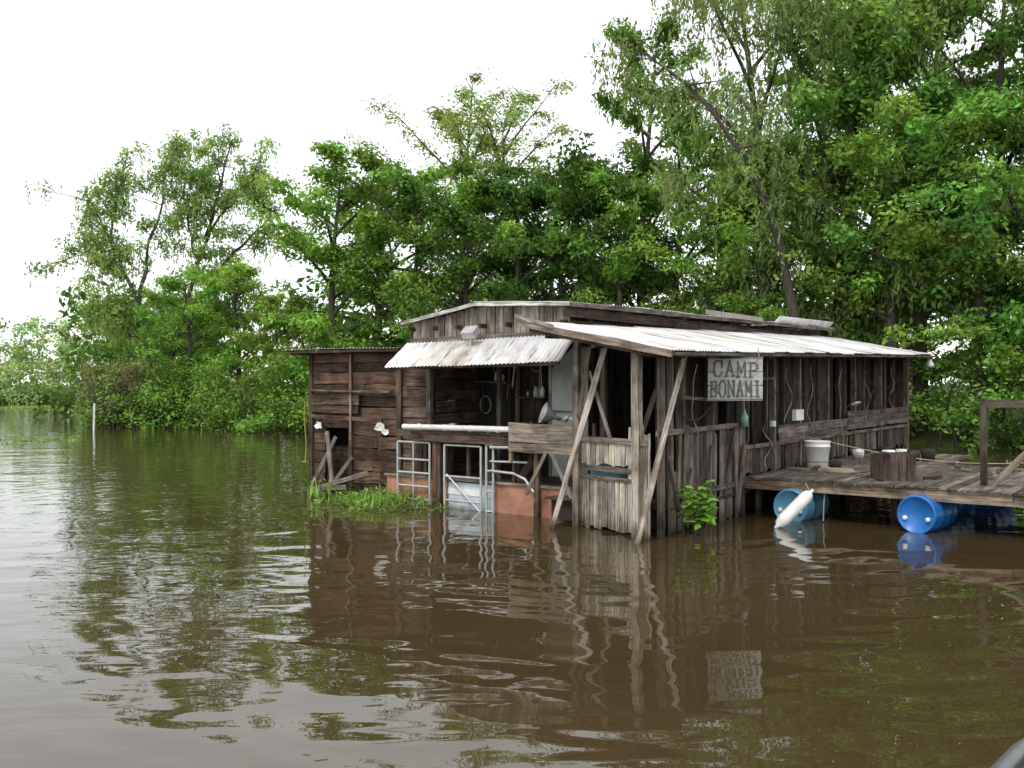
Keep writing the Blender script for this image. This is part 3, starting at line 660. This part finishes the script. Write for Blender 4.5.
def tree(seed,Ht,Rr,base,nl,leaf_n,leaf,cr,col,lean=(0,0),r0=.22,sub=5,willow=0,up=.5):
    T=QM(seed);r=T.rng
    t=np.linspace(0,1,12); ph=r.uniform(0,6,2)
    tp=np.stack([lean[0]*t**1.4+.25*np.sin(t*5+ph[0])*t,lean[1]*t**1.4+.25*np.sin(t*4+ph[1])*t,Ht*.93*t-.3],1)
    T.tube(tp,r0*(1-t)**.8+.025,8)
    cl=[]
    for i in range(nl):
        tt=base+(1-base)*((i+r.uniform(.2,.8))/nl); st=np.array([np.interp(tt,t,tp[:,k]) for k in range(3)])
        az=i*2.399+r.uniform(-.5,.5); q=(tt-base)/(1-base)
        reach=Rr*(.30+.70*math.sin(math.pi*min(1,q*.8+.16)))*r.uniform(.65,1.15)
        rise=reach*r.uniform(.2,.9)*up*2*(.6+.6*q)
        s_=np.linspace(0,1,6)
        lp=st+np.stack([np.cos(az)*reach*s_,np.sin(az)*reach*s_,rise*s_**.85],1)+np.cumsum(r.normal(size=(6,3))*.09*reach/4,axis=0)*s_[:,None]
        T.tube(lp,(r0*.42*(1-tt)+.045)*(1-s_)+.014,5)
        for j in range(sub):
            f=.3+.7*(j+r.uniform(0,1))/sub; b0=np.array([np.interp(f,s_,lp[:,k]) for k in range(3)])
            a2=az+r.uniform(-1.5,1.5); l2=reach*r.uniform(.15,.4); e=b0+[math.cos(a2)*l2,math.sin(a2)*l2,l2*r.uniform(-.15,.75)]
            mid=(b0+e)/2+r.normal(size=3)*.08; T.tube([b0,mid,e],[.025,.016,.008],3)
            cl+= [e,mid]
        cl.append(lp[-1])
    for k in range(5): cl.append(tp[-1]+r.normal(size=3)*[.5,.5,.35]); 
    cl=np.array(cl)
    if willow:
        T.leaves(cl,cr*r.uniform(.6,1.1,len(cl)),int(leaf_n*.45),leaf,col,flat=.8,asp=.3,updir=.2,down=.4)
        T.strands(cl,willow,5,int(leaf_n*.10)+5,leaf,col,spread=cr*.7)
    else:
        T.leaves(cl,cr*r.uniform(.5,1.25,len(cl)),leaf_n,leaf,col,flat=.62,colvar=.42)
    return T
YG=(.235,.375,.075); MG=(.155,.280,.063); DG=(.088,.178,.046); WG=(.255,.36,.135); LG=(.30,.42,.125)
SP={
'A':dict(Ht=12,Rr=4.4,base=.18,nl=17,leaf_n=72,leaf=.24,cr=.78,col=MG),
'B':dict(Ht=12,Rr=3.7,base=.12,nl=17,leaf_n=72,leaf=.225,cr=.74,col=YG),
'C':dict(Ht=12,Rr=4.4,base=.15,nl=17,leaf_n=78,leaf=.25,cr=.85,col=DG,up=.35),
'D':dict(Ht=18,Rr=4.2,base=.35,nl=23,leaf_n=46,leaf=.19,cr=.75,col=LG,lean=(.8,0),sub=5,up=.8),
'E':dict(Ht=17,Rr=4.2,base=.2,nl=20,leaf_n=72,leaf=.25,cr=.82,col=MG,lean=(-.6,.3),r0=.28),
'W':dict(Ht=18,Rr=4.6,base=.2,nl=18,leaf_n=70,leaf=.26,cr=.75,col=WG,lean=(-1.2,0),r0=.3,willow=1.9,up=.8),
'X':dict(Ht=18,Rr=4.2,base=.15,nl=18,leaf_n=70,leaf=.26,cr=.7,col=(.215,.32,.105),lean=(1.2,.3),r0=.28,willow=1.6,up=.8),
}
NAME={'A':'broadleaf_tree','B':'broadleaf_tree','C':'dense_broadleaf_tree','D':'airy_tree','E':'tall_broadleaf_tree','W':'willow_tree','X':'willow_tree'}
nt_=0
def place(k,x,y,h,rot=None,wide=1.0,back=False):
    global nt_
    nt_+=1
    d=dict(SP[k]); f=U(.80,1.2); d['col']=tuple(np.array(d['col'])*[f*U(.86,1.12),f,f])
    if back: d['leaf_n']=int(d['leaf_n']*.45); d['leaf']*=1.4
    o=bpy.data.objects.new(NAME[k],tree(100+nt_,**d).mesh(NAME[k])); scene.collection.objects.link(o)
    s=h/d['Ht']*.95; o.location=(x,y,.3); o.rotation_euler=(0,0,U(0,6.28) if rot is None else rot); o.scale=(s*wide,s*wide,s)
for a in [
 ('B',-17.2,50,8.6,None,1.2),('B',-14.6,50,9.0,None,1.1),('B',-12.0,48,7.0,None,1.2),('A',-20.5,55,7.5,None,1.2),('B',-24.5,60,7.5,None,1.3),('A',-27,70,8.0,None,1.2),('B',-31,80,8.5,None,1.2),('B',-35,90,8.5,None,1.2),('A',-10.2,46,6.4),
 ('B',-8.3,44,13.4,None,1.0),('B',-6.4,45,13.4,None,1.1),('A',-4.6,43,12.0),('D',-2.9,50,18.2,None,1.1),('D',-.4,51,17.8,None,1.1),('B',-2.2,42.5,11.2,None,1.0),('C',.2,41.5,12.0,None,.95),('C',2.2,43,12.6),('C',3.6,42,13.0),
 ('E',5.7,42,20.0,None,.70),('B',4.6,39,11.0),('A',6.9,40,13.5),
 ('W',10.0,36.5,20,0.0,.95),('B',8.0,37,11),('X',12.4,35,20.5,0.6,1.0),('A',10.2,36,11.5),('E',12.6,36.5,18.5),('E',14.8,34,18.5),('B',13.4,33,12,None,1.1),('X',17.5,34,19),('A',16.0,32.5,13),('E',19.5,32,17),('B',17.6,31,11.5),('C',21.5,31,13),
 ('B',8.6,34.2,5.6,None,1.4),
 ('E',25,32,17,None,1,True),('E',16,42,20,None,1.1,True),('A',-7,54,13,None,1,True),('C',2,54,12,None,1.1,True),
]: place(*a)
# bare leaning trunk behind the house
T=QM(90); r=T.rng
P=np.array([(10.7,33.2,-.4),(10.3,33.2,2.6),(9.85,33,4.9),(9.3,32.8,7.3),(8.3,32.5,9.6),(7.0,32.3,11.4),(5.9,32.2,12.6)]); T.tube(P,[.24,.20,.17,.14,.10,.07,.03],8)
tips=[]
for i in range(20):
    f=r.uniform(2.6,6); b0=np.array([np.interp(f,np.arange(7),P[:,k]) for k in range(3)]); e=b0+r.normal(size=3)*[.9,.7,.5]+[0,0,.5]; T.tube([b0,(b0+e)/2,e],[.05,.03,.01],4); tips.append(e)
T.strands(tips,1.3,5,12,.24,(.25,.36,.13),spread=.4); T.leaves(tips,.5,45,.22,(.25,.36,.12),asp=.35)
o=bpy.data.objects.new('leaning_bare_tree',T.mesh('leaning_bare_tree')); scene.collection.objects.link(o)
# leaning riverside tree (open crown) on the left
T=QM(33); r=T.rng
def poly(pts,n=14):
    pts=np.array(pts,float); k=np.linspace(0,len(pts)-1,n); return np.stack([np.interp(k,np.arange(len(pts)),pts[:,i]) for i in range(3)],1)
limbs=[([(0,0,-.3),(-.3,0,3),(-1,.2,6),(-2.6,.3,9),(-4.0,.4,11.3)],.2),([(0,.2,-.3),(.8,.3,3),(2.0,.2,6.5),(3.2,0,10),(4.4,0,14)],.22),([(1.3,.2,4.6),(3,.6,7),(5,.9,9.2),(6.6,1,10.5)],.12),
 ([(-.9,.2,5.5),(-.6,.5,8.5),(.2,.8,11),(.5,.8,13.4)],.13),([(2.4,.1,8),(2,-.4,10.5),(1.6,-.6,13.4)],.09),([(-1.6,.2,7.2),(-3.2,-.2,8.2),(-4.4,-.4,8.4)],.08),([(3.0,0,9.2),(4.8,-.3,11.2),(6.0,-.4,12.4)],.08),([(-.5,0,3.8),(-2.2,-.2,5.2),(-3.4,0,5.6)],.07),([(.9,.3,3.4),(3,-.3,5),(5.2,-.5,6.2)],.08),([(-2.6,.3,9),(-2.2,.2,11),(-1.6,0,12.8)],.08),([(2.8,0,9),(3.6,.5,11.5),(3.0,.6,14.0)],.08)]
cl=[]
for pts,rd in limbs:
    P=poly(pts); P[1:-1]+=r.normal(size=(12,3))*.07; s_=np.linspace(0,1,14); T.tube(P,rd*(1-s_*.85),6)
    for j in range(17):
        f=r.uniform(.32,1.0); b0=np.array([np.interp(f,s_,P[:,k]) for k in range(3)])
        e=b0+r.normal(size=3)*[.95,.8,.7]+[0,0,.25]; T.tube([b0,(b0+e)/2+r.normal(size=3)*.08,e],[.03,.018,.008],4); cl+=[e]
        if r.uniform()<.7: cl.append((b0+e)/2)
    cl.append(P[-1])
cl=np.array(cl)
T.leaves(cl,.70*r.uniform(.6,1.2,len(cl)),82,.23,(.255,.37,.115),flat=.7,asp=.42)
T.strands(cl,.9,3,12,.22,(.255,.37,.115),spread=.45)
o=bpy.data.objects.new('leaning_willow_tree',T.mesh('leaning_willow_tree')); scene.collection.objects.link(o); o.location=(-20.0,52.5,.2); o.scale=(1,1,1.12)

# bank shrubs
T=QM(50); r=T.rng
cl=[];rd=[]
for x in np.arange(-23,34,.42):
    sy=float(shore(x)); hmax=3.6 if x<-8 else 4.2
    if -23<x<-18: hmax=2.8
    for k in range(7):
        y=sy+r.uniform(-1.3,2.6); h=r.uniform(.2,hmax)*min(1,.45+(y-sy+1.3)*.28)
        cl.append((x+r.uniform(-.4,.4),y,h)); rd.append(r.uniform(.45,.95))
cl=np.array(cl); T.leaves(cl,rd,68,.21,(.17,.30,.06),flat=.75,colvar=.5)
for i in range(160):
    x=r.uniform(-23,30); sy=float(shore(x)); T.tube([(x,sy+.6,-.1),(x+r.uniform(-.5,.5),sy+r.uniform(-.2,.8),1.6),(x+r.uniform(-1,1),sy+r.uniform(-1.2,.8),r.uniform(2,3.4))],[.04,.025,.008],4)
o=bpy.data.objects.new('riverbank_shrubs',T.mesh('riverbank_shrubs')); scene.collection.objects.link(o)
T=QM(51); r=T.rng; tips=[]
for i in range(420):
    x=r.uniform(-27,-18.5); y=float(shore(x))+r.uniform(-1.0,2.2); h=r.uniform(1.0,3.8); dx,dy=r.uniform(-1,1,2)
    T.tube([(x,y,-.2),(x+dx*.4,y+dy*.3,h*.5),(x+dx*1.1,y+dy*.8,h)],[.03,.02,.006],4); tips.append((x+dx*.9,y+dy*.7,h*.85))
T.leaves(tips,.4,16,.17,(.25,.205,.12),flat=.8); T.leaves(tips[::2],.55,36,.18,(.22,.32,.10),flat=.8)
o=bpy.data.objects.new('twiggy_brush',T.mesh('twiggy_brush')); scene.collection.objects.link(o)
# distant tree mass
T=QM(60); r=T.rng; cl=[];rd=[]
for x in np.arange(-150,-27,.9):
    sy=float(shore(x))
    for k in range(15):
        dy=r.uniform(-.8,8); y=sy+dy; top=10.2+2.2*math.sin(x*.35)+1.5*math.sin(x*.9+1); cl.append((x+r.uniform(-.8,.8),y,r.uniform(.04,1)*top*min(1,.45+dy*.14))); rd.append(r.uniform(.7,1.6))
T.leaves(cl,rd,46,.48,(.32,.44,.19),flat=.8,colvar=.35)  # distance haze painted in as a paler, bluer leaf colour
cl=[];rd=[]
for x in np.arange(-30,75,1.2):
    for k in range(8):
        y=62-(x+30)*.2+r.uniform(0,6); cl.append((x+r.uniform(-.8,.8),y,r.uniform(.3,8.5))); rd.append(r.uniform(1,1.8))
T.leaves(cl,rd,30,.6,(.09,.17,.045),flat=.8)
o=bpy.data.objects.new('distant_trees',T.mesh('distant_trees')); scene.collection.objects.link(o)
# floating weeds next to the shed
T=QM(70); r=T.rng
def blade_patch(n,cx,cy,sx,sy_,hh,col):
    for i in range(n):
        x=cx+r.normal()*sx; y=cy+r.normal()*sy_
        a=r.uniform(0,6.28); L_=r.uniform(.12,.42); h=r.uniform(.02,1)**1.6*hh+.02
        P=np.array([(x,y,0.0),(x+math.cos(a)*L_*.4,y+math.sin(a)*L_*.4,h*.8),(x+math.cos(a)*L_,y+math.sin(a)*L_,h)])
        pp=np.array([(P[0]+P[1])/2,(P[1]+P[2])/2]); aa=unit(np.array([P[1]-P[0],P[2]-P[1]])); bb_=unit(np.cross(aa,[[0,0,1.0]]*2)); ll=np.array([[np.linalg.norm(P[1]-P[0])*1.1],[np.linalg.norm(P[2]-P[1])*1.1]])
        c=np.array(col)*r.uniform(.5,1.35); T._put(pp,aa,bb_,ll,.14,np.array([c,c]))
blade_patch(380,-2.35,16.9,.34,.26,.34,(.27,.41,.11)); blade_patch(150,-2.95,17.4,.34,.22,.34,(.25,.38,.10)); blade_patch(170,-1.75,16.7,.28,.22,.2,(.31,.42,.15)); blade_patch(35,-3.8,18.2,.15,.2,.4,(.26,.40,.1)); blade_patch(180,-2.2,16.4,.55,.22,.07,(.29,.36,.15))
cc=np.stack([r.normal(-2.4,.45,50),r.normal(17.0,.3,50),r.uniform(.03,.18,50)],1); T.leaves(cc,.11,8,.085,(.24,.39,.08),asp=.7)
o=bpy.data.objects.new('floating_water_weeds',T.mesh('floating_water_weeds')); scene.collection.objects.link(o)
T=QM(72); r=T.rng
cc=np.stack([r.normal(-42,3.5,80),r.normal(88,2.5,80),np.full(80,.04)],1); T.leaves(cc,.6,14,.3,(.25,.36,.1),flat=.08)
cc=np.stack([r.normal(-18.5,.8,30),r.normal(37,1.2,30),np.full(30,.02)],1); T.leaves(cc,.25,8,.12,(.25,.36,.1),flat=.08)
o=bpy.data.objects.new('floating_weed_patches',T.mesh('floating_weed_patches')); scene.collection.objects.link(o)
T=QM(71); r=T.rng; 
for i in range(12):
    x=2.78+r.uniform(-.12,.12);y=13.75+r.uniform(-.1,.1);h=r.uniform(.4,.85);dx=r.uniform(-.22,.2)
    P=np.array([(x,y,0),(x+dx*.5,y-.05,h*.55),(x+dx,y-.1,h)]);T.tube(P,[.01,.008,.004],4)
    for k in range(12):
        f=r.uniform(.25,1); q=np.array([np.interp(f,[0,.5,1],P[:,j]) for j in range(3)]); a=unit(np.array([[r.normal(),r.normal()-.3,-.25]])); b_=unit(np.cross(a,[[0,0,1.0]])+[[0,0,r.uniform(-.3,.3)]])
        L_=r.uniform(.13,.24); T._put(q+a*L_*.5,a,b_,np.array([[L_]]),.5,np.array([[.22,.42,.06]])*r.uniform(.6,1.3))
o=bpy.data.objects.new('broadleaf_plant',T.mesh('broadleaf_plant')); scene.collection.objects.link(o)

# ------------------------------------------------------------------ light, sky, camera
wd=bpy.data.worlds.new('World'); scene.world=wd; wd.use_nodes=True; nt=wd.node_tree
bg=nt.nodes['Background']; sky=nt.nodes.new('ShaderNodeTexSky'); sky.sky_type='NISHITA'; sky.sun_disc=False
EL=math.radians(55); AZ=math.radians(215)
sky.sun_elevation=EL; sky.sun_rotation=AZ; nt.links.new(sky.outputs[0],bg.inputs[0]); bg.inputs[1].default_value=.05
b2=nt.nodes.new('ShaderNodeBackground'); tc=nt.nodes.new('ShaderNodeTexCoord')
cl_=ramp(nt,noise(nt,mapping(nt,tc.outputs['Generated'],(1,1,3)),1.5,4),[(.3,(.90,.90,.88)),(.7,(1,1,.98))]); nt.links.new(cl_,b2.inputs[0]); b2.inputs[1].default_value=1.3
ad=nt.nodes.new('ShaderNodeAddShader'); nt.links.new(bg.outputs[0],ad.inputs[0]); nt.links.new(b2.outputs[0],ad.inputs[1]); nt.links.new(ad.outputs[0],nt.nodes['World Output'].inputs[0])
sl=bpy.data.lights.new('sun','SUN'); sl.energy=1.5; sl.angle=math.radians(10); sl.color=(1,.96,.88)
so=bpy.data.objects.new('sun',sl); scene.collection.objects.link(so)
d=V((math.sin(AZ)*math.cos(EL),math.cos(AZ)*math.cos(EL),math.sin(EL))); so.rotation_euler=d.to_track_quat('Z','Y').to_euler(); so.location=d*50
cam=bpy.data.cameras.new('camera'); cam.sensor_width=36; cam.lens=36*940/1024; cam.clip_end=3000
co=bpy.data.objects.new('camera',cam); scene.collection.objects.link(co); co.location=(0,0,2.2); co.rotation_euler=(math.radians(90),0,0); scene.camera=co
scene.view_settings.view_transform='Standard'; scene.view_settings.look='None'; scene.view_settings.exposure=0
